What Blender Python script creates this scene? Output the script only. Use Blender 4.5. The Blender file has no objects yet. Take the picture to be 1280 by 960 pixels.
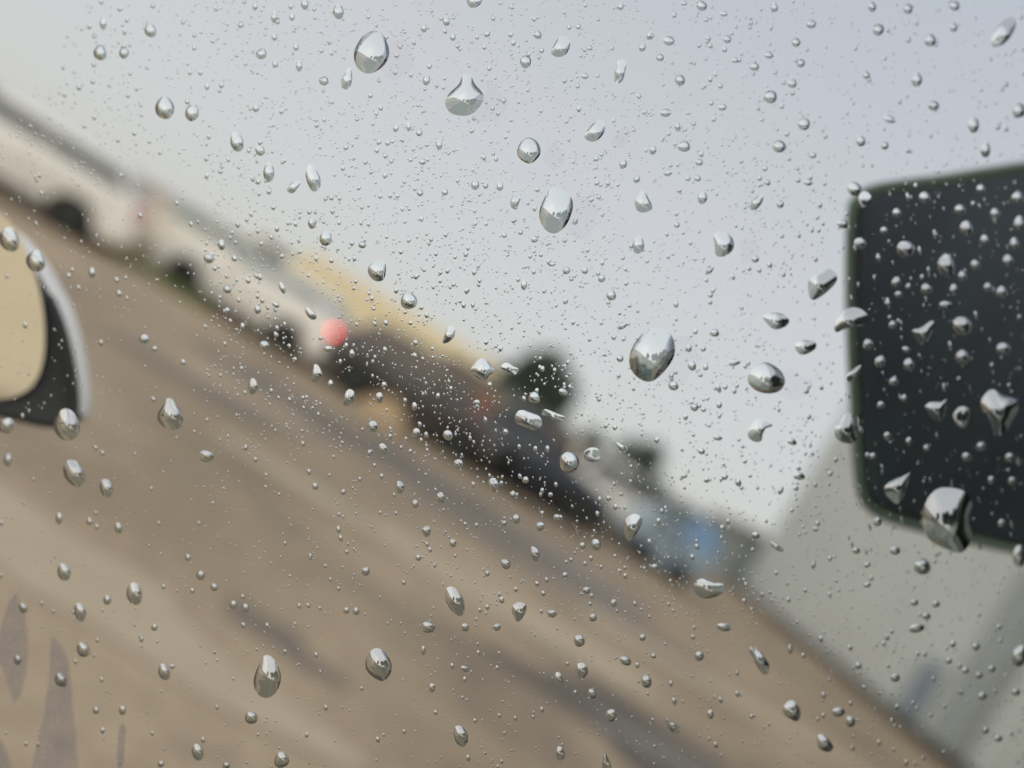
import bpy, bmesh, math, random
from mathutils import Vector, Matrix
random.seed(7)
R = math.radians
SC = bpy.context.scene
COL = SC.collection

# ------------------------------------------------------------------ camera
EYE = Vector((0.0, 0.0, 1.30))
ROLL, PITCH, F = R(31.6), R(1.2), 1000.0          # F: focal length in photo pixels (1280 wide)
FOCUS = 0.200
fwd = Vector((0, math.cos(PITCH), math.sin(PITCH)))
up0 = Vector((0, -math.sin(PITCH), math.cos(PITCH)))
rgt0 = Vector((1, 0, 0))
CR = rgt0 * math.cos(ROLL) + up0 * math.sin(ROLL)
CU = -rgt0 * math.sin(ROLL) + up0 * math.cos(ROLL)
cam = bpy.data.cameras.new("camera")
co = bpy.data.objects.new("camera", cam)
COL.objects.link(co)
m = Matrix.Identity(4)
for i in range(3):
    m[i][0], m[i][1], m[i][2], m[i][3] = CR[i], CU[i], -fwd[i], EYE[i]
co.matrix_world = m
cam.sensor_width = 36.0
cam.lens = 36.0 * F / 1280.0
cam.clip_start, cam.clip_end = 0.01, 6000
cam.dof.use_dof = True
cam.dof.focus_distance = FOCUS
cam.dof.aperture_fstop = 4.1
SC.camera = co

# ------------------------------------------------------------------ light
SUN_EL, SUN_AZ = R(33), R(197)
w = bpy.data.worlds.new("World")
SC.world = w
w.use_nodes = True
nt = w.node_tree
bg = nt.nodes["Background"]
sky = nt.nodes.new("ShaderNodeTexSky")
sky.sky_type = 'NISHITA'
sky.sun_disc = False
sky.sun_elevation = SUN_EL
sky.sun_rotation = SUN_AZ
sky.air_density = 1.0
sky.dust_density = 1.5
sky.ozone_density = 1.0
veil = nt.nodes.new("ShaderNodeMix")
veil.data_type = 'RGBA'
veil.inputs[0].default_value = 0.90
# even cloud layer: warm and pale towards the horizon, bluer overhead, all round
tcw = nt.nodes.new("ShaderNodeTexCoord")
sep = nt.nodes.new("ShaderNodeSeparateXYZ")
ramp = nt.nodes.new("ShaderNodeValToRGB")
nt.links.new(tcw.outputs["Generated"], sep.inputs[0])
nt.links.new(sep.outputs[2], ramp.inputs[0])
cr = ramp.color_ramp
cr.elements[0].position, cr.elements[0].color = 0.0, (6.65, 6.65, 6.6, 1)
cr.elements[1].position, cr.elements[1].color = 0.95, (4.5, 5.15, 6.2, 1)
e = cr.elements.new(0.28)
e.color = (6.6, 6.65, 6.85, 1)
nt.links.new(ramp.outputs[0], veil.inputs[7])
nt.links.new(sky.outputs[0], veil.inputs[6])
nt.links.new(veil.outputs[2], bg.inputs[0])
bg.inputs[1].default_value = 0.10
sl = bpy.data.lights.new("sun", 'SUN')
sl.energy, sl.angle, sl.color = 1.8, R(140), (1.0, 0.93, 0.82)
so = bpy.data.objects.new("sun", sl)
COL.objects.link(so)
sd = Vector((math.sin(SUN_AZ) * math.cos(SUN_EL), math.cos(SUN_AZ) * math.cos(SUN_EL), math.sin(SUN_EL)))
so.rotation_euler = sd.to_track_quat('Z', 'Y').to_euler()
SC.view_settings.view_transform = 'Standard'
SC.view_settings.look = 'None'
SC.view_settings.exposure = 0.0
SC.view_settings.gamma = 1.0
SC.render.engine = 'CYCLES'
SC.cycles.use_denoising = True
SC.cycles.max_bounces = 10
SC.cycles.transparent_max_bounces = 16
SC.cycles.caustics_reflective = False
SC.cycles.caustics_refractive = False

# ------------------------------------------------------------------ helpers
def ray(px, py):
    return (fwd + CR * ((px - 640) / F) - CU * ((py - 480) / F))
def at_depth(px, py, d):                      # point on the pixel's line of sight, d metres along the optical axis
    return EYE + ray(px, py) * d
def ground_at(px, py):
    d = ray(px, py)
    return EYE + d * (-EYE.z / d.z)
def at_y(px, py, y):
    d = ray(px, py)
    return EYE + d * ((y - EYE.y) / d.y)

def mat(name, col, rough=0.6, metal=0.0, var=0.0, scale=6.0, bump=0.0, emit=None, spec=0.5, coat=0.0):
    m = bpy.data.materials.new(name)
    m.use_nodes = True
    t = m.node_tree
    b = t.nodes["Principled BSDF"]
    b.inputs["Base Color"].default_value = (*col, 1)
    b.inputs["Roughness"].default_value = rough
    b.inputs["Metallic"].default_value = metal
    b.inputs["Specular IOR Level"].default_value = spec
    b.inputs["Coat Weight"].default_value = coat
    if emit:
        b.inputs["Emission Color"].default_value = (*emit[:3], 1)
        b.inputs["Emission Strength"].default_value = emit[3]
    if var or bump:
        tc = t.nodes.new("ShaderNodeTexCoord")
        n = t.nodes.new("ShaderNodeTexNoise")
        n.inputs["Scale"].default_value = scale
        n.inputs["Detail"].default_value = 6
        t.links.new(tc.outputs["Object"], n.inputs["Vector"])
        if var:
            mx = t.nodes.new("ShaderNodeMix")
            mx.data_type = 'RGBA'
            mx.inputs[6].default_value = (*[c * (1 - var) for c in col], 1)
            mx.inputs[7].default_value = (*[min(1, c * (1 + var)) for c in col], 1)
            t.links.new(n.outputs["Fac"], mx.inputs[0])
            t.links.new(mx.outputs[2], b.inputs["Base Color"])
        if bump:
            bp = t.nodes.new("ShaderNodeBump")
            bp.inputs["Strength"].default_value = bump
            t.links.new(n.outputs["Fac"], bp.inputs["Height"])
            t.links.new(bp.outputs[0], b.inputs["Normal"])
    return m

def link(name, bm, material, parent=None, smooth=False):
    me = bpy.data.meshes.new(name)
    bm.to_mesh(me)
    bm.free()
    if smooth:
        for p in me.polygons:
            p.use_smooth = True
    me.materials.append(material)
    o = bpy.data.objects.new(name, me)
    COL.objects.link(o)
    if parent:
        o.parent = parent
    return o
def thing(name, label, cat, loc=(0, 0, 0), rz=0.0, group=None):
    o = bpy.data.objects.new(name, None)
    o.empty_display_size = 0.1
    COL.objects.link(o)
    o.location = loc
    o.rotation_euler = (0, 0, rz)
    return tag(o, label, cat, group)
def tag(o, label, cat, group=None):
    o['label'], o['category'] = label, cat
    if group:
        o['group'] = group
    return o
def bevel(bm, w, seg=2):
    bmesh.ops.bevel(bm, geom=bm.edges[:], offset=w, segments=seg, affect='EDGES', profile=0.5, clamp_overlap=True)
def box_bm(c, s, bv=0.0, bm=None):
    b = bmesh.new()
    bmesh.ops.create_cube(b, size=1)
    bmesh.ops.scale(b, vec=Vector(s), verts=b.verts)
    if bv:
        bevel(b, bv)
    bmesh.ops.translate(b, vec=Vector(c), verts=b.verts)
    if bm is None:
        return b
    me = bpy.data.meshes.new("tmp")
    b.to_mesh(me)
    b.free()
    bm.from_mesh(me)
    bpy.data.meshes.remove(me)
    return bm
def lathe_bm(profile, axis='y', seg=24, c=(0, 0, 0)):      # profile: (radius, offset along axis)
    bm = bmesh.new()
    rings = []
    for r, h in profile:
        ring = []
        for k in range(seg):
            a = 2 * math.pi * k / seg
            p = (r * math.cos(a), h, r * math.sin(a)) if axis == 'y' else (r * math.cos(a), r * math.sin(a), h)
            ring.append(bm.verts.new(Vector(p) + Vector(c)))
        rings.append(ring)
    for a, b in zip(rings, rings[1:]):
        for k in range(seg):
            bm.faces.new((a[k], a[(k + 1) % seg], b[(k + 1) % seg], b[k]))
    bm.faces.new(rings[0])
    bm.faces.new(rings[-1])
    bmesh.ops.recalc_face_normals(bm, faces=bm.faces[:])
    return bm
def prism_bm(pts, y0, y1, inset=0.0, bv=0.0, top_from=None):
    """side profile (x, z) extruded along y; points above top_from are drawn in by inset"""
    bm = bmesh.new()
    def k(z):
        return inset * max(0.0, (z - top_from[0]) / (top_from[1] - top_from[0])) if top_from else 0.0
    a = [bm.verts.new((x, y0 + k(z), z)) for x, z in pts]
    b = [bm.verts.new((x, y1 - k(z), z)) for x, z in pts]
    n = len(pts)
    for i in range(n):
        bm.faces.new((a[i], a[(i + 1) % n], b[(i + 1) % n], b[i]))
    bm.faces.new(a)
    bm.faces.new(b)
    bmesh.ops.recalc_face_normals(bm, faces=bm.faces[:])
    if bv:
        bevel(bm, bv)
    return bm
def quad_panel_bm(p, depth=0.012, off=0.004):     # four corners -> thin solid panel standing proud
    bm = bmesh.new()
    p = [Vector(q) for q in p]
    n = (p[1] - p[0]).cross(p[3] - p[0]).normalized()
    a = [bm.verts.new(q + n * off) for q in p]
    b = [bm.verts.new(q - n * depth) for q in p]
    for i in range(len(p)):
        bm.faces.new((a[i], a[(i + 1) % len(p)], b[(i + 1) % len(p)], b[i]))
    bm.faces.new(a)
    bm.faces.new(list(reversed(b)))
    bmesh.ops.recalc_face_normals(bm, faces=bm.faces[:])
    return bm

M = {
    'white': mat('white_paint', (0.90, 0.86, 0.78), 0.3, var=0.05, scale=2, coat=0.4),
    'cream': mat('cream_paint', (0.88, 0.81, 0.68), 0.35, var=0.06, scale=2, coat=0.3),
    'dark': mat('charcoal_paint', (0.050, 0.042, 0.037), 0.35, coat=0.4),
    'darkbrown': mat('dark_brown_paint', (0.055, 0.044, 0.036), 0.4, var=0.3, coat=0.2),
    'brownglass': mat('dusty_vehicle_glass', (0.17, 0.135, 0.105), 0.5),
    'navy': mat('dark_blue_paint', (0.012, 0.018, 0.032), 0.3, coat=0.4),
    'brown': mat('brown_paint', (0.13, 0.095, 0.075), 0.4, var=0.2),
    'yellow': mat('yellow_paint', (0.94, 0.80, 0.52), 0.5, var=0.08, scale=1.5),
    'paleyellow': mat('pale_yellow_paint', (0.88, 0.80, 0.60), 0.5, var=0.06),
    'paleblue': mat('pale_blue_paint', (0.42, 0.52, 0.60), 0.5, var=0.08),
    'tarp': mat('blue_tarpaulin', (0.17, 0.29, 0.44), 0.6, var=0.2, scale=3, bump=0.3),
    'glass': mat('vehicle_glass', (0.016, 0.022, 0.022), 0.12, spec=0.5),
    'softglass': mat('grey_vehicle_glass', (0.055, 0.066, 0.064), 0.2),
    'paleglass': mat('vehicle_glass_reflecting', (0.22, 0.26, 0.25), 0.15),
    'rubber': mat('tyre_rubber', (0.022, 0.024, 0.022), 0.85, var=0.3, scale=20, bump=0.2),
    'rim': mat('wheel_rim', (0.10, 0.11, 0.10), 0.4, metal=0.6),
    'black': mat('black_plastic', (0.020, 0.022, 0.024), 0.6, var=0.2, scale=40),
    'red': mat('red_lamp_lens', (0.55, 0.13, 0.09), 0.3),
    'redlit': mat('red_lamp_lit', (0.7, 0.03, 0.03), 0.3, emit=(1.0, 0.012, 0.012, 8.5)),
    'lamp': mat('clear_lamp_lens', (0.6, 0.6, 0.58), 0.15),
    'chrome': mat('chrome', (0.6, 0.6, 0.6), 0.25, metal=1.0),
    'plate': mat('number_plate_paint', (0.7, 0.68, 0.55), 0.5),
    'wall': mat('pale_render', (0.58, 0.60, 0.56), 0.9, var=0.10, scale=0.6, bump=0.1),
    'pillar': mat('grey_render', (0.36, 0.385, 0.37), 0.9, var=0.10, scale=1.5, bump=0.1),
    'bluedoor': mat('blue_grey_steel', (0.25, 0.29, 0.33), 0.6, var=0.1),
    'plinth': mat('dark_damp_plinth', (0.085, 0.075, 0.060), 0.9, var=0.3, scale=4, bump=0.3),
    'roofing': mat('grey_roof_sheet', (0.30, 0.30, 0.29), 0.6, var=0.1),
    'bark': mat('bark', (0.11, 0.085, 0.06), 0.95, var=0.3, scale=9, bump=0.5),
    'leaf': mat('dark_leaves', (0.080, 0.108, 0.076), 0.7, var=0.35, scale=3),
    'leaf2': mat('olive_leaves', (0.10, 0.115, 0.08), 0.7, var=0.35, scale=3),
    'shed': mat('pale_green_boards', (0.36, 0.42, 0.29), 0.8, var=0.15, scale=3),
    'terra': mat('terracotta_boards', (0.38, 0.20, 0.14), 0.8, var=0.2, scale=3),
}

# ------------------------------------------------------------------ ground
def ground_material():
    m = bpy.data.materials.new('wet_mud')
    m.use_nodes = True
    t = m.node_tree
    b = t.nodes["Principled BSDF"]
    tc = t.nodes.new("ShaderNodeTexCoord")
    def noise(sc, scale, detail, loc=(0, 0, 0), rough=0.55):
        mp = t.nodes.new("ShaderNodeMapping")
        mp.inputs["Scale"].default_value = sc
        mp.inputs["Location"].default_value = loc
        n = t.nodes.new("ShaderNodeTexNoise")
        n.inputs["Scale"].default_value = scale
        n.inputs["Detail"].default_value = detail
        n.inputs["Roughness"].default_value = rough
        t.links.new(tc.outputs["Object"], mp.inputs["Vector"])
        t.links.new(mp.outputs[0], n.inputs["Vector"])
        return n
    def ramp(n, p0, p1):
        r = t.nodes.new("ShaderNodeMapRange")
        r.inputs["From Min"].default_value = p0
        r.inputs["From Max"].default_value = p1
        t.links.new(n.outputs["Fac"], r.inputs["Value"])
        return r.outputs[0]
    def mix(fac, a, c):
        x = t.nodes.new("ShaderNodeMix")
        x.data_type = 'RGBA'
        t.links.new(fac, x.inputs[0])
        for s, v in ((6, a), (7, c)):
            if isinstance(v, tuple):
                x.inputs[s].default_value = (*v, 1)
            else:
                t.links.new(v, x.inputs[s])
        return x.outputs[2]
    ruts = ramp(noise((0.62, 1.0, 1), 0.95, 5, (3.1, 0.4, 0)), 0.50, 0.72)      # tracks running along the road
    broad = ramp(noise((0.85, 0.9, 1), 0.6, 4, (7, 2, 0)), 0.40, 0.62)
    fine = ramp(noise((1, 1, 1), 9, 8), 0.3, 0.7)
    c = mix(broad, (0.465, 0.357, 0.242), (0.345, 0.264, 0.178))
    c = mix(ruts, c, (0.205, 0.163, 0.12))
    c2 = mix(fine, (0.82, 0.82, 0.82), (1.12, 1.12, 1.12))
    mm = t.nodes.new("ShaderNodeMix")
    mm.data_type = 'RGBA'
    mm.blend_type = 'MULTIPLY'
    mm.inputs[0].default_value = 1
    t.links.new(c, mm.inputs[6])
    t.links.new(c2, mm.inputs[7])
    t.links.new(mm.outputs[2], b.inputs["Base Color"])
    rr = t.nodes.new("ShaderNodeMapRange")
    rr.inputs["To Min"].default_value = 0.85
    rr.inputs["To Max"].default_value = 0.75
    t.links.new(ruts, rr.inputs["Value"])
    t.links.new(rr.outputs[0], b.inputs["Roughness"])
    b.inputs["Specular IOR Level"].default_value = 0.3
    bp = t.nodes.new("ShaderNodeBump")
    bp.inputs["Strength"].default_value = 0.4
    bp.inputs["Distance"].default_value = 0.03
    t.links.new(fine, bp.inputs["Height"])
    t.links.new(bp.outputs[0], b.inputs["Normal"])
    return m
bm = bmesh.new()
S = 2500
vs = [bm.verts.new(p) for p in ((-S, -S, 0), (S, -S, 0), (S, S, 0), (-S, S, 0))]
bm.faces.new(vs)
g = link('ground', bm, ground_material())
g['kind'] = 'structure'

def blob_sheet(name, c, rx, ry, material, z, seed, n=56, rot=0.0, amp=1.0):
    rnd = random.Random(seed)
    ph = [rnd.uniform(0, 6.28) for _ in range(5)]
    bm = bmesh.new()
    vs = []
    for k in range(n):
        a = 2 * math.pi * k / n
        r = 1 + amp * (0.20 * math.sin(2 * a + ph[0]) + 0.20 * math.sin(3 * a + ph[1]) + 0.13 * math.sin(5 * a + ph[2]) + 0.07 * math.sin(9 * a + ph[3]))
        vs.append(bm.verts.new((rx * r * math.cos(a), ry * r * math.sin(a), 0)))
    bm.faces.new(vs)
    o = link(name, bm, material)
    o.location = (c[0], c[1], z)
    o.rotation_euler = (0, 0, rot)
    o['kind'] = 'structure'
    return o
puddle_m = mat('puddle_water', (0.17, 0.14, 0.115), 0.35, spec=0.5, var=0.1, scale=2)
wet_m = mat('wet_dark_mud', (0.20, 0.16, 0.12), 0.65, var=0.25, scale=2.5, bump=0.2)
wetter_m = mat('soaked_mud', (0.13, 0.108, 0.085), 0.75, var=0.3, scale=2.5, bump=0.2)
dry_m = mat('pale_dry_sand', (0.49, 0.39, 0.275), 0.9, var=0.12, scale=3, bump=0.2)
for nm, px, py, rx, ry, mm_, z, sd_, rot in (
        ('wet_ground', 560, 625, 2.5, 1.3, wet_m, 0.004, 3, -0.2),
        ('wet_ground', 270, 490, 0.8, 0.4, wet_m, 0.004, 8, 0.3),
        ('wet_ground', 815, 935, 0.95, 0.55, wetter_m, 0.004, 5, 0.1),
        ('wet_ground', 240, 480, 1.1, 0.16, wet_m, 0.008, 6, 0.05),
        ('wet_ground', 350, 800, 0.28, 0.12, wet_m, 0.004, 9, -0.1),
        ('puddle', 560, 610, 2.5, 0.62, puddle_m, 0.008, 11, 0.02),
        ('puddle', 690, 660, 1.2, 0.32, puddle_m, 0.012, 12, 0.0),
        ('puddle', 850, 955, 0.42, 0.2, puddle_m, 0.008, 13, 0.1),
        ('sand_patch', 600, 740, 1.6, 0.40, dry_m, 0.006, 14, 0.0),
        ('sand_patch', 880, 850, 2.2, 0.28, dry_m, 0.006, 15, 0.0),
        ('sand_patch', 60, 700, 0.9, 0.30, dry_m, 0.006, 16, 0.0)):
    blob_sheet(nm, ground_at(px, py), rx, ry, mm_, z, sd_, rot=rot)

verge_m = mat('dark_wet_verge', (0.085, 0.105, 0.085), 0.9, var=0.3, scale=1.5, bump=0.3)
blob_sheet('verge', (5.6, -4.6), 6.4, 4.9, verge_m, 0.010, 21, amp=0.4)
blob_sheet('verge', (2.0, -1.0), 2.6, 1.5, verge_m, 0.014, 23, amp=0.3)
blob_sheet('sand_patch', (-5.0, -6.5), 4.0, 4.5, mat('added_pale_sand', (0.66, 0.54, 0.38), 0.9, var=0.15, scale=2, bump=0.2), 0.006, 22)  # unseen sand, added so the wing mirror reflects brighter ground

# roadside grass (uncountable)
def grass(name, c, rx, ry, n, seed):
    rnd = random.Random(seed)
    bm = bmesh.new()
    for _ in range(n):
        a, r = rnd.uniform(0, 6.283), math.sqrt(rnd.random())
        x, y = c[0] + rx * r * math.cos(a), c[1] + ry * r * math.sin(a)
        h, q = rnd.uniform(0.05, 0.16), rnd.uniform(0, 6.283)
        d = Vector((math.cos(q), math.sin(q), 0)) * 0.012
        l = Vector((rnd.uniform(-0.05, 0.05), rnd.uniform(-0.05, 0.05), h))
        p = Vector((x, y, 0))
        bm.faces.new([bm.verts.new(p - d), bm.verts.new(p + d), bm.verts.new(p + l)])
    o = link(name, bm, mat('grass_blades', (0.20, 0.25, 0.085), 0.8, var=0.4, scale=2))
    o['kind'] = 'stuff'
    o['label'] = 'green roadside grass growing beside the parked cars'
grass('grass', ground_at(172, 335), 1.45, 0.5, 8000, 1)

# ------------------------------------------------------------------ vehicles
def wheel(root, x, y, r=0.31, wd=0.2):
    s = 1 if y > 0 else -1
    h = wd / 2
    t = link('wheel', lathe_bm([(r * 0.62, -h), (r * 0.9, -h), (r, -h * 0.7), (r, h * 0.7), (r * 0.9, h), (r * 0.62, h)], c=(0, 0, 0)), M['rubber'], root, True)
    t.location = (x, y, r)
    rim = lathe_bm([(r * 0.61, -h * 0.8), (r * 0.61, h * 0.9 * 1), (r * 0.5, h * 1.02), (r * 0.15, h * 0.9), (r * 0.12, h * 1.1)], c=(0, 0, 0), seg=16)
    if s < 0:
        bmesh.ops.scale(rim, vec=(1, -1, 1), verts=rim.verts)
        bmesh.ops.recalc_face_normals(rim, faces=rim.faces[:])
    link('rim', rim, M['rim'], t, False)
    return t
def arch_profile(L, wb, ro, zb, r, top):
    """lower-body outline with two wheel arches; top = list of (x, z) from front to rear"""
    pts = [(-L / 2 + 0.03, zb)]
    for cx in (-wb / 2 + ro, wb / 2 + ro):
        for k in range(9):
            a = math.pi - math.pi * k / 8
            pts.append((cx + r * math.cos(a), zb + max(0, r * math.sin(a)) * 0.98 + (0.002 if k in (0, 8) else 0)))
    pts.append((L / 2 - 0.03, zb))
    return pts + top
def make_car(name, label, paint, loc, rz, glass='glass', L=4.1, H=1.46, W=1.68, lit=False, group='cars parked along the muddy road', van=False):
    """x forward, y to the car's left"""
    root = thing(name, label, 'car', loc, rz, group)
    p = M[paint]
    wb, zb, belt = L * 0.61, 0.22, 0.92
    fr, re = L / 2, -L / 2
    top = [(fr, 0.42), (fr - 0.03, 0.66), (fr - 0.25, 0.76), (fr - 1.0, belt), (re + 0.10, belt + 0.02), (re + 0.01, 0.72), (re, 0.40)]
    link('body', prism_bm(arch_profile(L, wb, 0.0, zb, 0.36, top), -W / 2, W / 2, inset=0.07, top_from=(0.5, belt), bv=0.03), p, root, True)
    # cabin: roof with pillars, windows stand proud of it
    x0, x1, x2, x3 = fr - 1.02, fr - 1.72, re + (0.55 if not van else 0.25), re + 0.12
    y0, yi = W / 2 - 0.075, W / 2 - 0.22
    cab = prism_bm([(x0, belt - 0.02), (x1, H - 0.03), (x1 - 0.35, H), (x2, H - 0.03), (x3, belt - 0.02)], -y0, y0, inset=0.15, top_from=(belt, H), bv=0.02)
    link('roof', cab, p, root, True)
    g = M[glass]
    def yk(z):
        return y0 - 0.15 * (z - belt) / (H - belt)
    zt, zl = H - 0.11, belt + 0.04
    def xf(z):
        return x0 + (x1 - x0) * (z - belt) / (H - belt)
    def xr(z):
        return x3 + (x2 - x3) * (z - belt) / (H - belt)
    xm = (x0 + x3) / 2 - 0.05
    for s in (1, -1):
        for a, b, c, d in ((xm + 0.012, xf(zl) - 0.10, xf(zt) - 0.08, xm + 0.012), (xr(zl) + 0.12, xm - 0.012, xm - 0.012, xr(zt) + 0.10)):
            q = [(a, s * yk(zl), zl), (b, s * yk(zl), zl), (c, s * yk(zt), zt), (d, s * yk(zt), zt)]
            if s > 0:
                q.reverse()
            link('side_window', quad_panel_bm(q), g, root)
        for dx in (xm + 0.12, xr(belt) + 0.25):
            link('door_handle', box_bm((dx, s * (W / 2 - 0.035), 0.80), (0.16, 0.03, 0.03), 0.006), M['chrome'] if paint != 'white' else p, root)
        link('wing_mirror', box_bm((x0 - 0.28, s * (W / 2 + 0.04), belt + 0.06), (0.12, 0.2, 0.13), 0.03), p, root, True)
        link('headlight', box_bm((fr - 0.10, s * (W / 2 - 0.26), 0.64), (0.16, 0.34, 0.14), 0.03), M['lamp'], root, True)
        link('tail_light', box_bm((re + (0.06 if not lit else -0.03), s * (W / 2 - 0.17), 0.78), (0.14, 0.24, 0.22) if not lit else (0.14, 0.10, 0.10), 0.03), M['redlit' if lit and s > 0 else 'red'], root, True)
        link('side_sill', box_bm((0, s * (W / 2 - 0.02), 0.24), (wb - 0.76, 0.05, 0.08), 0.01), M['black'], root)
    for (za, zb_, fx, nm) in ((zl, zt, xf, 'windscreen'), (zl, zt, xr, 'rear_window')):
        q = [(fx(za), -yk(za) + 0.08, za), (fx(za), yk(za) - 0.08, za), (fx(zb_), yk(zb_) - 0.08, zb_), (fx(zb_), -yk(zb_) + 0.08, zb_)]
        if nm == 'rear_window':
            q.reverse()
        link(nm, quad_panel_bm(q), g, root)
    link('bumper', box_bm((fr - 0.02, 0, 0.40), (0.14, W - 0.08, 0.22), 0.04), p if paint in ('white', 'cream') else M['black'], root, True)
    link('bumper', box_bm((re + 0.02, 0, 0.40), (0.14, W - 0.08, 0.22), 0.04), p if paint in ('white', 'cream') else M['black'], root, True)
    link('number_plate', box_bm((re - 0.055, 0, 0.55), (0.02, 0.5, 0.11)), M['plate'], root)
    link('underbody', box_bm((0, 0, 0.24), (L - 0.5, W - 0.5, 0.14)), M['black'], root)
    for sx in (1, -1):
        for sy in (1, -1):
            wheel(root, sx * wb / 2, sy * (W / 2 - 0.12))
    return root
def make_truck(name, label, loc, rz, cabm, boxm, L=6.4, H=2.5, W=2.1, cover=None, bz=0.75, wr=0.42, cl=1.65, under='black', group='trucks parked behind the cars'):
    root = thing(name, label, 'truck', loc, rz, group)
    zw = 1.12 if H > 1.8 else 0.78
    fr, re = L / 2, -L / 2
    cabx = fr - cl
    link('cab', prism_bm([(cabx, min(0.5, bz)), (fr, min(0.5, bz)), (fr + 0.02, zw - 0.07), (fr - 0.35, H * 0.86), (cabx, H * 0.86)], -W / 2 + 0.08, W / 2 - 0.08, inset=0.1, top_from=(zw - 0.07, H * 0.86), bv=0.05), M[cabm], root, True)
    zt = H * 0.86
    q = [(fr - 0.02, -W / 2 + 0.22, zw), (fr - 0.02, W / 2 - 0.22, zw), (fr - 0.33, W / 2 - 0.28, zt - 0.12), (fr - 0.33, -W / 2 + 0.28, zt - 0.12)]
    link('windscreen', quad_panel_bm(q, off=0.012), M['glass'], root)
    for s in (1, -1):
        ya, yb = s * (W / 2 - 0.085), s * (W / 2 - 0.155)
        q = [(cabx + 0.12 * cl, ya, zw), (fr - 0.22, ya, zw), (fr - 0.45, yb, zt - 0.12), (cabx + 0.12 * cl, yb, zt - 0.12)]
        if s > 0:
            q.reverse()
        link('side_window', quad_panel_bm(q, off=0.01), M['glass'], root)
        link('headlight', box_bm((fr + 0.0, s * (W / 2 - 0.35), min(0.75, bz + 0.15)), (0.1, 0.26, 0.2), 0.03), M['lamp'], root, True)
        link('tail_light', box_bm((re - 0.02, s * (W / 2 - 0.2), bz - 0.08), (0.06, 0.2, 0.14), 0.02), M['red'], root)
    bx = (re + cabx - 0.12) / 2
    bl = cabx - 0.12 - re
    hb = H - bz if not cover else (H - bz) * 0.5
    link('cargo_box', box_bm((bx, 0, bz + hb / 2), (bl, W, hb), 0.04), M[boxm], root)
    ribs = max(5, int(bl / 0.55))
    for s in (1, -1):
        for k in range(ribs):
            link('box_rib', box_bm((re + 0.15 + (bl - 0.3) * k / (ribs - 1), s * (W / 2 + 0.012), bz + hb / 2), (0.06, 0.03, hb - 0.12)), M[boxm], root)
    if cover:
        link('cover', prism_bm([(re + 0.02, bz + hb - 0.14), (cabx - 0.14, bz + hb - 0.14), (cabx - 0.2, H - 0.02), (bx, H + 0.06), (re + 0.1, H - 0.06)], -W / 2 - 0.035, W / 2 + 0.035, inset=0.22, top_from=(bz + hb, H), bv=0.05), M[cover], root, True)
    link('chassis', box_bm((0, 0, bz - 0.13), (L - 0.3, 0.9, 0.22)), M[under], root)
    link('bumper', box_bm((fr + 0.05, 0, 0.5), (0.12, W - 0.1, 0.2), 0.03), M[under], root)
    for x in (fr - min(0.75, 2 * wr), re + 2.4 * wr):
        for s in (1, -1):
            wheel(root, x, s * (W / 2 - 0.16), wr, 0.24)
    return root

def put(px, py):
    p = ground_at(px, py)
    return Vector((p.x, p.y, 0))
# white hatchback, rear wheel seen over the white mirror
pw = put(84, 292)
make_car('parked_car', 'white hatchback with black windows, its tail above the grass', 'white', (pw.x - 1.34, pw.y - 0.05, 0), math.pi + 0.36, L=4.0, glass='softglass', H=1.31)
make_car('parked_car', 'cream car half hidden behind the white hatchback, near the grass', 'cream', (put(160, 320).x - 0.75, pw.y + 5.4, 0), math.pi + 0.22, glass='paleglass', L=3.7, H=1.42)
p2 = put(345, 442)
make_car('parked_car', 'white car in front of the yellow truck with a glowing red tail light', 'white', (p2.x - 1.02, p2.y + 1.0, 0), math.pi * 0.985, glass='paleglass', lit=True, L=3.25, H=1.30)
p3 = put(520, 550)
make_car('parked_car', 'charcoal car behind the puddle, next to the red tail light', 'dark', (p3.x - 0.42, p3.y + 1.0, 0), 0.04, L=3.3, H=1.36, W=1.6, glass='brownglass')
make_car('parked_car', 'brown black estate car behind the charcoal car and before the large tree', 'darkbrown', (p3.x + 0.25, p3.y + 3.4, 0), math.pi, L=4.9, H=1.52, van=True, glass='brownglass')
p4 = put(648, 622)
make_car('parked_car', 'dark blue car below the big dark tree', 'navy', (p4.x + 0.1, p4.y + 1.0, 0), 0.0, L=2.9, H=1.36, W=1.5)
p5 = put(800, 715)
make_car('parked_car', 'white car partly hidden behind the truck with the blue cover', 'white', (p5.x - 0.2, p5.y + 3.2, 0), 0.02, glass='glass', L=3.0, H=1.45)
# trucks
p6 = put(470, 520)
make_truck('parked_truck', 'long yellow box truck behind the white and charcoal cars', (p6.x - 2.75, p6.y + 9.3, 0), math.pi, 'paleyellow', 'yellow', L=7.7, H=1.98)
p7 = put(858, 742)
make_truck('parked_truck', 'pale blue open truck with a bright blue tarpaulin cover beside the building', (p7.x - 0.55, p7.y + 0.9, 0), math.pi, 'paleblue', 'paleblue', L=1.8, H=1.26, W=1.1, cover='tarp', bz=0.42, wr=0.22, cl=0.95, under='paleblue')

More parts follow.
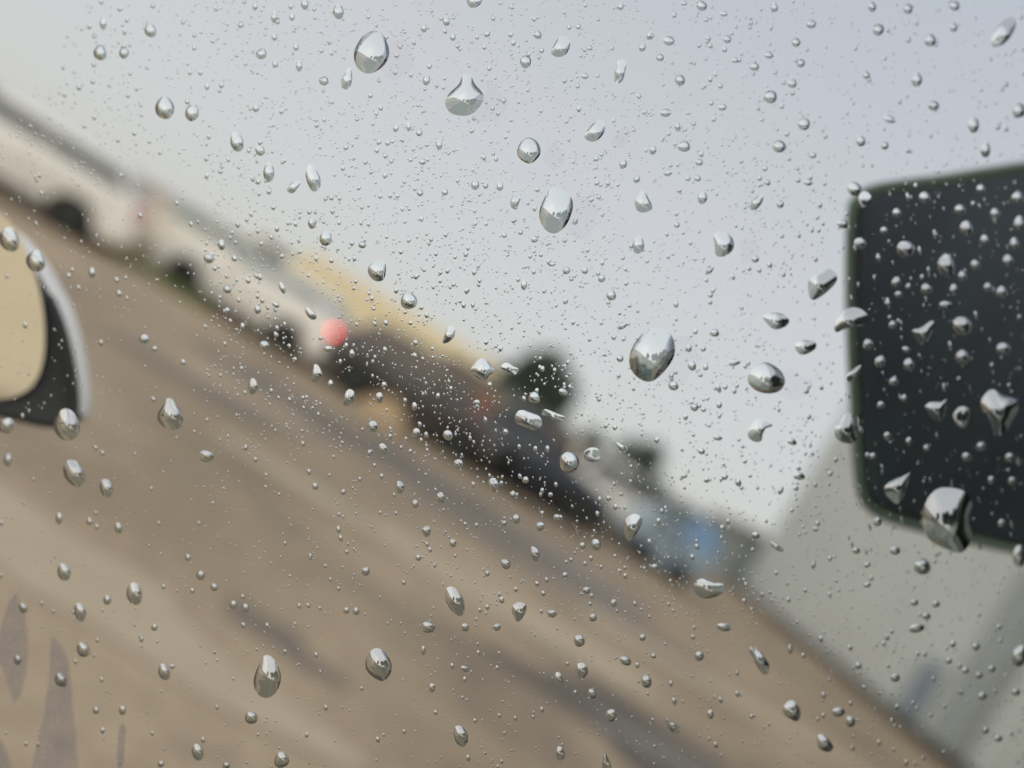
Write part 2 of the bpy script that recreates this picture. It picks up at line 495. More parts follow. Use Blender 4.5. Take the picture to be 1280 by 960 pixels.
# ------------------------------------------------------------------ building
BA, BB = put(922, 738), put(1180, 955)
BD = (BB - BA).normalized()
def building():
    root = thing('warehouse', 'pale grey warehouse wall with darker pillars behind the black mirror', 'building', BA, math.atan2(BD.y, BD.x))
    Lb, Hb = 30.0, 7.5
    link('wall', box_bm((Lb / 2, 3, Hb / 2), (Lb, 6, Hb)), M['wall'], root)
    link('plinth', box_bm((Lb / 2, -0.06, 0.11), (Lb + 0.1, 0.12, 0.22), 0.02), M['plinth'], root)
    link('roof', box_bm((Lb / 2, 3, Hb + 0.1), (Lb + 0.2, 6.2, 0.2), 0.03), M['roofing'], root)
    xs = [(put(px, py) - BA).dot(BD) for px, py in ((1176, 952), (1290, 1047))]
    for x in (xs[0], xs[1], 2 * xs[1] - xs[0] + 1.0):
        link('pillar', box_bm((x, -0.12, 0.222 + (Hb - 0.24) / 2), (0.85, 0.24, Hb - 0.24), 0.03), M['pillar'], root)
    xd = (put(1122, 907) - BA).dot(BD)
    d = link('door', box_bm((xd, -0.03, 0.222 + 0.55), (0.75, 0.06, 1.1), 0.01), M['bluedoor'], root)
    link('handle', box_bm((xd - 0.25, -0.075, 0.8), (0.03, 0.03, 0.12)), M['chrome'], d)
    for k in range(3):
        link('gutter_pipe', box_bm((xs[0] + 1.2 + 4.0 * k, -0.04, 3.9), (0.05, 0.08, 7.1), 0.02), M['wall'], root)
    return root
building()

# ------------------------------------------------------------------ trees, shed
def tree(label, c, crown_c, rx, rz_, leaf, n=2600, seed=1, ls=0.09):
    rnd = random.Random(seed)
    root = thing('tree', label, 'tree', c, 0, 'trees beyond the parked cars')
    h = crown_c
    bm = lathe_bm([(0.16, 0), (0.11, h * 0.5), (0.07, h), (0.03, h + rz_ * 0.6)], axis='z', seg=8)
    link('trunk', bm, M['bark'], root, True)
    bm = bmesh.new()
    for k in range(6):
        a = 6.28 * k / 6 + rnd.uniform(-.3, .3)
        p0 = Vector((0, 0, h * rnd.uniform(0.7, 1.05)))
        p1 = p0 + Vector((math.cos(a) * rx * 0.7, math.sin(a) * rx * 0.7, rz_ * rnd.uniform(0.1, 0.6)))
        d = (p1 - p0).normalized()
        s = d.orthogonal().normalized()
        u = d.cross(s)
        A = [bm.verts.new(p0 + 0.05 * q) for q in (s, u, -s, -u)]
        B = [bm.verts.new(p1 + 0.015 * q) for q in (s, u, -s, -u)]
        for i in range(4):
            bm.faces.new((A[i], A[(i + 1) % 4], B[(i + 1) % 4], B[i]))
    link('limbs', bm, M['bark'], root)
    cl = []
    for _ in range(16):
        v = Vector((rnd.gauss(0, 1), rnd.gauss(0, 1), rnd.gauss(0, 1))).normalized() * rnd.uniform(0.35, 0.8)
        cl.append((Vector((v.x * rx, v.y * rx, h + v.z * rz_)), rnd.uniform(0.28, 0.5)))
    bm = bmesh.new()
    for _ in range(n):
        cc, rr = rnd.choice(cl)
        v = Vector((rnd.gauss(0, 1), rnd.gauss(0, 1), rnd.gauss(0, 1))).normalized() * rnd.uniform(0.5, 1.0) * rr
        p = cc + Vector((v.x * rx, v.y * rx, v.z * rz_))
        a = Vector((rnd.gauss(0, 1), rnd.gauss(0, 1), rnd.gauss(0, 1))).normalized()
        b = a.orthogonal().normalized()
        s = ls * rnd.uniform(0.6, 1.4)
        bm.faces.new([bm.verts.new(p - a * s), bm.verts.new(p + b * s * 0.5), bm.verts.new(p + a * s), bm.verts.new(p - b * s * 0.5)])
    link('crown', bm, M[leaf], root)
def tree_at(px, py, y, rpx, leaf, label, seed, n=2600, zs=1.0):
    c = at_y(px, py, y)
    r = rpx * y / F
    tree(label, (c.x, c.y, 0), max(0.6, c.z), r, r * zs, leaf, n, seed, ls=0.055 * r + 0.05)
for k, (x, y, h_, r_) in enumerate(((6.6, -1.2, 4.6, 2.1), (9.2, -4.6, 5.6, 2.7), (7.4, -9.0, 5.2, 2.9), (13.5, -1.0, 6.0, 3.2), (2.2, -13.5, 4.2, 2.6))):
    tree(['dark tall tree on the verge nearest the car window', 'broad dark tree on the verge beside the nearest one', 'dark tree on the verge behind the nearest one', 'widest dark tree at the far end of the verge', 'dark tree standing farthest back behind the verge'][k], (x, y, 0), h_, r_, r_ * 1.35, 'leaf', 4200, 40 + k, 0.26)
tree_at(644, 516, 24, 92, 'leaf', 'large dark rounded tree behind the dark blue car', 2, 9000)
tree_at(796, 598, 30, 42, 'leaf', 'small dark upright tree standing apart above the white car', 3, 2600, 1.25)
tree_at(732, 570, 27, 46, 'leaf2', 'olive bush beside the large dark tree', 4, 2200, 0.9)
tree_at(848, 648, 34, 42, 'leaf2', 'low olive bush beyond the blue covered truck', 5, 1800, 0.6)

def shed():
    y = p3.y + 2.05
    c = at_y(626, 510, y)
    root = thing('shed', 'small pale green kiosk with terracotta door behind the dark blue car', 'kiosk', (c.x, y, 0))
    link('wall', box_bm((0, 0, 0.68), (1.0, 0.5, 1.36), 0.01), M['shed'], root)
    link('roof', prism_bm([(-0.56, 1.36), (0.56, 1.36), (0.54, 1.40), (0, 1.44), (-0.54, 1.40)], -0.33, 0.33), M['roofing'], root)
    d = link('door', box_bm((-0.27, -0.27, 0.66), (0.42, 0.05, 1.26), 0.01), M['terra'], root)
    link('handle', box_bm((-0.12, -0.305, 0.75), (0.04, 0.03, 0.1)), M['chrome'], d)
    for k in range(3):
        link('board', box_bm((0.06 + 0.17 * k, -0.262, 0.68), (0.15, 0.03, 1.28), 0.004), M['shed'], root)
def ochre_mound():  # added mound, stands for ochre ground seen between the car's wheels
    rnd = random.Random(31)
    c = put(478, 522)
    bm = bmesh.new()
    rings = []
    for j in range(7):
        t = j / 6
        rings.append([bm.verts.new((c.x + 0.52 * (1 - t) * math.cos(k * .3927) * rnd.uniform(.9, 1.1), c.y + 0.4 * (1 - t) * math.sin(k * .3927) * rnd.uniform(.9, 1.1), 0.42 * t ** 0.8)) for k in range(16)])
    for p, q in zip(rings, rings[1:]):
        for i in range(16):
            bm.faces.new((p[i], p[(i + 1) % 16], q[(i + 1) % 16], q[i]))
    o = link('ochre_mound', bm, mat('added_ochre_sand', (0.50, 0.35, 0.20), 0.95, var=0.15, scale=8, bump=0.4), None, True)
    tag(o, 'ochre mound added to stand for the ground seen under the charcoal car', 'sand heap')
ochre_mound()
shed()
def hut():
    c = at_y(922, 690, 27)
    root = thing('hut', 'small grey hut in the gap between the blue covered truck and warehouse', 'hut', (c.x, 27, 0))
    link('wall', box_bm((0, 0, 0.85), (2.6, 1.6, 1.7), 0.01), M['pillar'], root)
    link('roof', prism_bm([(-1.45, 1.7), (1.45, 1.7), (1.4, 1.78), (0, 2.0), (-1.4, 1.78)], -1.0, 1.0), M['roofing'], root)
    link('door', box_bm((0.3, -0.81, 0.78), (0.7, 0.05, 1.5), 0.01), M['bluedoor'], root)
hut()
def cream_wall():
    c = at_y(752, 585, 22)
    root = thing('garden_wall', 'low pale cream wall between the olive bush and the white car', 'wall', (c.x, 22, 0))
    link('panel', box_bm((0, 0, 0.62), (2.2, 0.22, 1.24), 0.01), M['cream'], root)
    link('coping', box_bm((0, 0, 1.28), (2.3, 0.3, 0.08), 0.01), M['cream'], root)
cream_wall()

# ------------------------------------------------------------------ the two mirrors, close beyond the glass
def loft_px(layers, material, name, parent):
    """closed solid through outlines given as (pixel outline, depth along the optical axis)"""
    bm = bmesh.new()
    rings = [[bm.verts.new(at_depth(x, y, d)) for x, y in o] for o, d in layers]
    n = len(rings[0])
    for a, b in zip(rings, rings[1:]):
        for i in range(n):
            bm.faces.new((a[i], a[(i + 1) % n], b[(i + 1) % n], b[i]))
    bm.faces.new(rings[0])
    bm.faces.new(rings[-1])
    bmesh.ops.recalc_face_normals(bm, faces=bm.faces[:])
    return link(name, bm, material, parent, True)
def smooth_outline(pts, n):
    """closed Catmull-Rom through pts, resampled to n points"""
    k = len(pts)
    out = []
    for i in range(k):
        p0, p1, p2, p3 = (Vector(pts[(i + j - 1) % k]) for j in range(4))
        for s in range(12):
            t = s / 12
            out.append(0.5 * ((2 * p1) + (-p0 + p2) * t + (2 * p0 - 5 * p1 + 4 * p2 - p3) * t * t + (-p0 + 3 * p1 - 3 * p2 + p3) * t ** 3))
    L = [0.0]
    for a, b in zip(out, out[1:] + out[:1]):
        L.append(L[-1] + (b - a).length)
    res, j = [], 0
    for i in range(n):
        d = L[-1] * i / n
        while L[j + 1] < d:
            j += 1
        f = (d - L[j]) / max(1e-9, L[j + 1] - L[j])
        a, b = out[j], out[(j + 1) % len(out)]
        res.append(tuple(a + (b - a) * f))
    return res
def shrink(pts, s, c=None):
    cx = sum(p[0] for p in pts) / len(pts) if c is None else c[0]
    cy = sum(p[1] for p in pts) / len(pts) if c is None else c[1]
    return [(cx + (x - cx) * s, cy + (y - cy) * s) for x, y in pts]
def inset(pts, d):
    n = len(pts)
    area = sum(pts[i][0] * pts[(i + 1) % n][1] - pts[(i + 1) % n][0] * pts[i][1] for i in range(n))
    s = 1 if area > 0 else -1
    out = []
    for i in range(n):
        a, b = Vector(pts[i - 1]), Vector(pts[(i + 1) % n])
        t = (b - a).normalized()
        out.append((pts[i][0] - t.y * d * s, pts[i][1] + t.x * d * s))
    return out
M['bezel'] = mat('black_mirror_shell', (0.022, 0.026, 0.028), 0.55, var=0.25, scale=60)
M['housing'] = mat('white_mirror_shell', (0.88, 0.85, 0.81), 0.4, var=0.05, scale=20, coat=0.3)
M['silver'] = mat('mirror_silver', (0.98, 0.95, 0.84), 0.06, metal=1.0)
M['rimgreen'] = mat('green_black_rim', (0.12, 0.17, 0.135), 0.6, var=0.25, scale=50)
def two_tone(name, c1, c2, rough):
    m = mat(name, c1, rough, var=0.01, spec=0.15)
    t = m.node_tree
    n = next(x for x in t.nodes if x.type == 'TEX_NOISE')
    x = next(x for x in t.nodes if x.type == 'MIX')
    x.inputs[6].default_value, x.inputs[7].default_value = (*c1, 1), (*c2, 1)
    mp = t.nodes.new("ShaderNodeMapping")
    mp.inputs["Scale"].default_value = (1, 1, 0.35)
    mp.inputs["Rotation"].default_value = (0, -0.5, 0)
    tc = next(x for x in t.nodes if x.type == 'TEX_COORD')
    t.links.new(tc.outputs["Object"], mp.inputs[0])
    t.links.new(mp.outputs[0], n.inputs["Vector"])
    mr = t.nodes.new("ShaderNodeMapRange")
    mr.inputs["From Min"].default_value, mr.inputs["From Max"].default_value = 0.38, 0.62
    t.links.new(n.outputs["Fac"], mr.inputs["Value"])
    t.links.new(mr.outputs[0], x.inputs[0])
    n.inputs["Scale"].default_value = 22
    return m
M['backplate'] = two_tone('black_mirror_face', (0.036, 0.042, 0.053), (0.043, 0.060, 0.068), 0.6)

out_o = smooth_outline([(-150, 205), (-70, 232), (-5, 270), (38, 302), (74, 352), (98, 405), (112, 465), (115, 515), (104, 530), (60, 531), (0, 517), (-150, 500), (-190, 350)], 90)
def nudge(pts, dx, dy):
    return [(x + dx, y + dy) for x, y in pts]
lm = thing('wing_mirror', 'white wing mirror with black inner rim and sand coloured glass', 'car mirror', at_depth(-30, 380, 0.36))
def rebase(o, root):                       # keep world position under a located parent
    o.matrix_parent_inverse = Matrix.Translation(-root.location)
white = inset(out_o, 0)
blk = [(x - 13 if y < 524 else x - 8, y + (6 if x < 80 else 0)) for x, y in inset(out_o, 3)]
o = loft_px([(inset(white, 24), 0.3085), (inset(white, 12), 0.3115), (inset(white, 4), 0.319), (white, 0.332), (inset(white, 4), 0.36), (inset(white, 30), 0.39)], M['housing'], 'housing', lm)
for p in o.data.polygons:
    p.use_smooth = False
rebase(o, lm)
o = loft_px([(inset(blk, 10), 0.3075), (inset(blk, 3), 0.3065), (blk, 0.3085), (blk, 0.317), (inset(blk, 10), 0.319)], M['bezel'], 'bezel', lm)
rebase(o, lm)
gl = smooth_outline([(-140, 245), (-60, 248), (0, 266), (30, 306), (50, 365), (56, 425), (48, 470), (25, 493), (-20, 498), (-140, 480), (-170, 360)], 80)
o = loft_px([(gl, 0.3058), (gl, 0.3072)], M['silver'], 'mirror_glass', lm)
for p in o.data.polygons:
    p.use_smooth = False
rebase(o, lm)

ro = smooth_outline([(1058, 268), (1068, 243), (1095, 229), (1180, 217), (1300, 199), (1400, 196), (1450, 240), (1470, 450), (1450, 690), (1400, 722), (1300, 700), (1200, 678), (1120, 657), (1085, 640), (1069, 610), (1062, 520), (1056, 380)], 110)
rm = thing('mirror', 'black rounded mirror with greenish rim covered in raindrops', 'car mirror', at_depth(1250, 450, 0.36))
o = loft_px([(inset(ro, 15), 0.322), (inset(ro, 5), 0.318), (inset(ro, 0.8), 0.322), (ro, 0.332), (inset(ro, 10), 0.352), (inset(ro, 60), 0.37)], M['rimgreen'], 'housing', rm)
rebase(o, rm)
o = loft_px([(inset(ro, 19), 0.3165), (inset(ro, 16), 0.3175), (inset(ro, 16), 0.324)], M['backplate'], 'mirror_glass', rm)
rebase(o, rm)

# ------------------------------------------------------------------ window glass
PN = (-fwd + CR * 0.22 - CU * 0.02).normalized()     # faces the camera; the side of the black mirror is farther off
PO = at_depth(560, 480, FOCUS)
def on_glass(px, py, off=0.0):
    d = ray(px, py)
    return EYE + d * ((PO + PN * off - EYE).dot(PN) / d.dot(PN))
def clear_mat(name, c):
    m = bpy.data.materials.new(name)
    m.use_nodes = True
    t = m.node_tree
    t.nodes.clear()
    a = t.nodes.new("ShaderNodeBsdfTransparent")
    a.inputs[0].default_value = (*c, 1)
    o = t.nodes.new("ShaderNodeOutputMaterial")
    t.links.new(a.outputs[0], o.inputs[0])
    return m
pane = thing('car_window', 'clear car window glass wet with raindrops', 'window', PO)
bm = bmesh.new()
A = [bm.verts.new(on_glass(x, y, -0.0004)) for x, y in ((-160, -130), (1420, -130), (1420, 1090), (-160, 1090))]
B = [bm.verts.new(v.co - PN * 0.0036) for v in A]
for i in range(4):
    bm.faces.new((A[i], A[(i + 1) % 4], B[(i + 1) % 4], B[i]))
bm.faces.new(A)
bm.faces.new(B)
bmesh.ops.recalc_face_normals(bm, faces=bm.faces[:])
o = link('glass_pane', bm, clear_mat('window_glass', (0.985, 0.992, 0.988)), pane)
rebase(o, pane)

def film_mat(name, col, alpha, grain):
    """thin dried film: covers most in its middle, thins out at its rim, grainy"""
    m = bpy.data.materials.new(name)
    m.use_nodes = True
    t = m.node_tree
    b = t.nodes["Principled BSDF"]
    b.inputs["Base Color"].default_value = (*col, 1)
    b.inputs["Roughness"].default_value = 0.8
    tc = t.nodes.new("ShaderNodeTexCoord")
    at = t.nodes.new("ShaderNodeAttribute")
    at.attribute_name = "cover"
    last = at.outputs["Fac"]
    for sc, lo, hi in ((grain, 0.78, 1.15), (grain / 14, 0.7, 1.2)):
        n = t.nodes.new("ShaderNodeTexNoise")
        n.inputs["Scale"].default_value = sc
        n.inputs["Detail"].default_value = 4
        mr = t.nodes.new("ShaderNodeMapRange")
        mr.inputs["From Min"].default_value, mr.inputs["From Max"].default_value = 0.3, 0.7
        mr.inputs["To Min"].default_value, mr.inputs["To Max"].default_value = lo, hi
        mu = t.nodes.new("ShaderNodeMath")
        mu.operation = 'MULTIPLY'
        t.links.new(tc.outputs["Object"], n.inputs["Vector"])
        t.links.new(n.outputs["Fac"], mr.inputs["Value"])
        t.links.new(mr.outputs[0], mu.inputs[0])
        t.links.new(last, mu.inputs[1])
        last = mu.outputs[0]
    mu = t.nodes.new("ShaderNodeMath")
    mu.operation = 'MULTIPLY'
    mu.use_clamp = True
    mu.inputs[1].default_value = alpha
    t.links.new(last, mu.inputs[0])
    t.links.new(mu.outputs[0], b.inputs["Alpha"])
    return m
def film(name, pts, material, off, n=64, edge=4.5):
    bm = bmesh.new()
    lay = bm.verts.layers.float.new("cover")
    o1 = smooth_outline(pts, n)
    rnd = random.Random(len(pts))
    o1 = [(x + rnd.uniform(-.8, .8), y + rnd.uniform(-.8, .8)) for x, y in o1]
    o2 = inset(smooth_outline(pts, n), edge)
    A = [bm.verts.new(on_glass(x, y, off)) for x, y in o1]
    B = [bm.verts.new(on_glass(x, y, off)) for x, y in o2]
    for v in B:
        v[lay] = 1.0
    for i in range(n):
        bm.faces.new((A[i], A[(i + 1) % n], B[(i + 1) % n], B[i]))
    bm.faces.new(B)
    o = link(name, bm, material, pane)
    rebase(o, pane)
    return o
smear_m = film_mat('dried_film', (0.30, 0.27, 0.285), 0.56, 2600)
for pts in ([(20, 740), (26, 748), (33, 765), (37, 802), (35, 840), (27, 870), (17, 880), (10, 865), (2, 840), (-6, 820), (-2, 785), (10, 752)],
            [(65, 793), (76, 803), (86, 820), (90, 845), (93, 880), (97, 930), (96, 975), (40, 975), (46, 920), (52, 900), (56, 870), (60, 830), (61, 805)],
            [(150, 905), (158, 910), (157, 930), (153, 975), (146, 975), (146, 930)],
            [(-12, 905), (4, 925), (14, 950), (19, 978), (-14, 978)]):
    film('dried_streak', pts, smear_m, 0.0001, 64, 2 if pts[0][0] == 150 else 4.5)

# ------------------------------------------------------------------ raindrops
def water_mat():
    """rain water on glass: a mirror-smooth skin over clear water, darker where it turns steeply away"""
    m = bpy.data.materials.new('rain_water')
    m.use_nodes = True
    t = m.node_tree
    t.nodes.clear()
    lw = t.nodes.new("ShaderNodeLayerWeight")
    lw.inputs["Blend"].default_value = 0.5
    rp = t.nodes.new("ShaderNodeValToRGB")
    rp.color_ramp.elements[0].position, rp.color_ramp.elements[0].color = 0.45, (0.70, 0.725, 0.75, 1)
    rp.color_ramp.elements[1].position, rp.color_ramp.elements[1].color = 0.86, (0.16, 0.18, 0.19, 1)
    t.links.new(lw.outputs["Facing"], rp.inputs[0])
    gl = t.nodes.new("ShaderNodeBsdfGlossy")
    gl.inputs["Roughness"].default_value = 0.0
    t.links.new(rp.outputs[0], gl.inputs["Color"])
    rf = t.nodes.new("ShaderNodeBsdfRefraction")
    rf.inputs["Color"].default_value = (0.86, 0.92, 0.87, 1)
    rf.inputs["Roughness"].default_value = 0.0
    rf.inputs["IOR"].default_value = 0.80
    mx = t.nodes.new("ShaderNodeMixShader")
    mx.inputs[0].default_value = 0.54
    t.links.new(rf.outputs[0], mx.inputs[1])
    t.links.new(gl.outputs[0], mx.inputs[2])
    o = t.nodes.new("ShaderNodeOutputMaterial")
    t.links.new(mx.outputs[0], o.inputs[0])
    return m
WATER = water_mat()

def drop_bm(outline, k=0.62, sag=(0.06, 0.14), rings=7, bm=None):
    """dome over an outline given in photo pixels; it bulges from the pane towards the camera"""
    bm = bmesh.new() if bm is None else bm
    n = len(outline)
    cx, cy = sum(p[0] for p in outline) / n, sum(p[1] for p in outline) / n
    w = max(p[0] for p in outline) - min(p[0] for p in outline)
    h = max(p[1] for p in outline) - min(p[1] for p in outline)
    H = k * min(w, h) / 2 * (FOCUS / F)
    H = min(H, 0.0035)
    ax, ay = sag[0] * w, sag[1] * h
    rg = []
    rm_ = sum(math.hypot(x - cx, y - cy) for x, y in outline) / n
    mrad = min(math.hypot(x - cx, y - cy) for x, y in outline)
    for j in range(rings):
        t = math.sin((1 - j / rings) * math.pi / 2)
        z = H * (math.sqrt(max(0.0, 1.25 - t * t)) - 0.5) / (math.sqrt(1.25) - 0.5)
        s = 1 - t
        ring = []
        q = 1 - t ** 6                                   # rings round off towards the crown
        for x, y in outline:
            dx, dy = x - cx, y - cy
            d = math.hypot(dx, dy)
            e = (0.55 * mrad + 0.45 * rm_) / d
            f = (1 - q) + q * (0.2 + 0.8 * e)
            ring.append(bm.verts.new(on_glass(cx + dx * f * t + ax * s, cy + dy * f * t + ay * s, z)))
        rg.append(ring)
    top = bm.verts.new(on_glass(cx + ax, cy + ay, H))
    for a, b in zip(rg, rg[1:]):
        for i in range(n):
            bm.faces.new((a[i], b[i], b[(i + 1) % n], a[(i + 1) % n]))
    for i in range(n):
        bm.faces.new((rg[-1][i], top, rg[-1][(i + 1) % n]))
    return bm
def orient(bm):
    bm.normal_update()
    for f in bm.faces:
        if f.normal.dot(PN) < 0:
            f.normal_flip()
def ell(x, y, w, h, a=0.0, rnd=None, point=0.0, n=18):
    """egg outline; a turns it anticlockwise (degrees); point sharpens the upper end"""
    rnd = rnd or random
    p1, p2 = rnd.uniform(0, 6.28), rnd.uniform(0, 6.28)
    e1, e2 = rnd.uniform(0.0, 0.07), rnd.uniform(0.0, 0.05)
    out = []
    ca, sa = math.cos(R(a)), math.sin(R(a))
    for k in range(n):
        q = 2 * math.pi * k / n
        r = 1 + e1 * math.sin(2 * q + p1) + e2 * math.sin(3 * q + p2)
        u, v = r * math.cos(q) * w / 2, r * math.sin(q) * h / 2
        f = 1 - point * max(0.0, v / (h / 2)) - 0.08 * v / (h / 2)
        u *= f
        out.append((x + u * ca - v * sa, y - (u * sa + v * ca)))
    return out

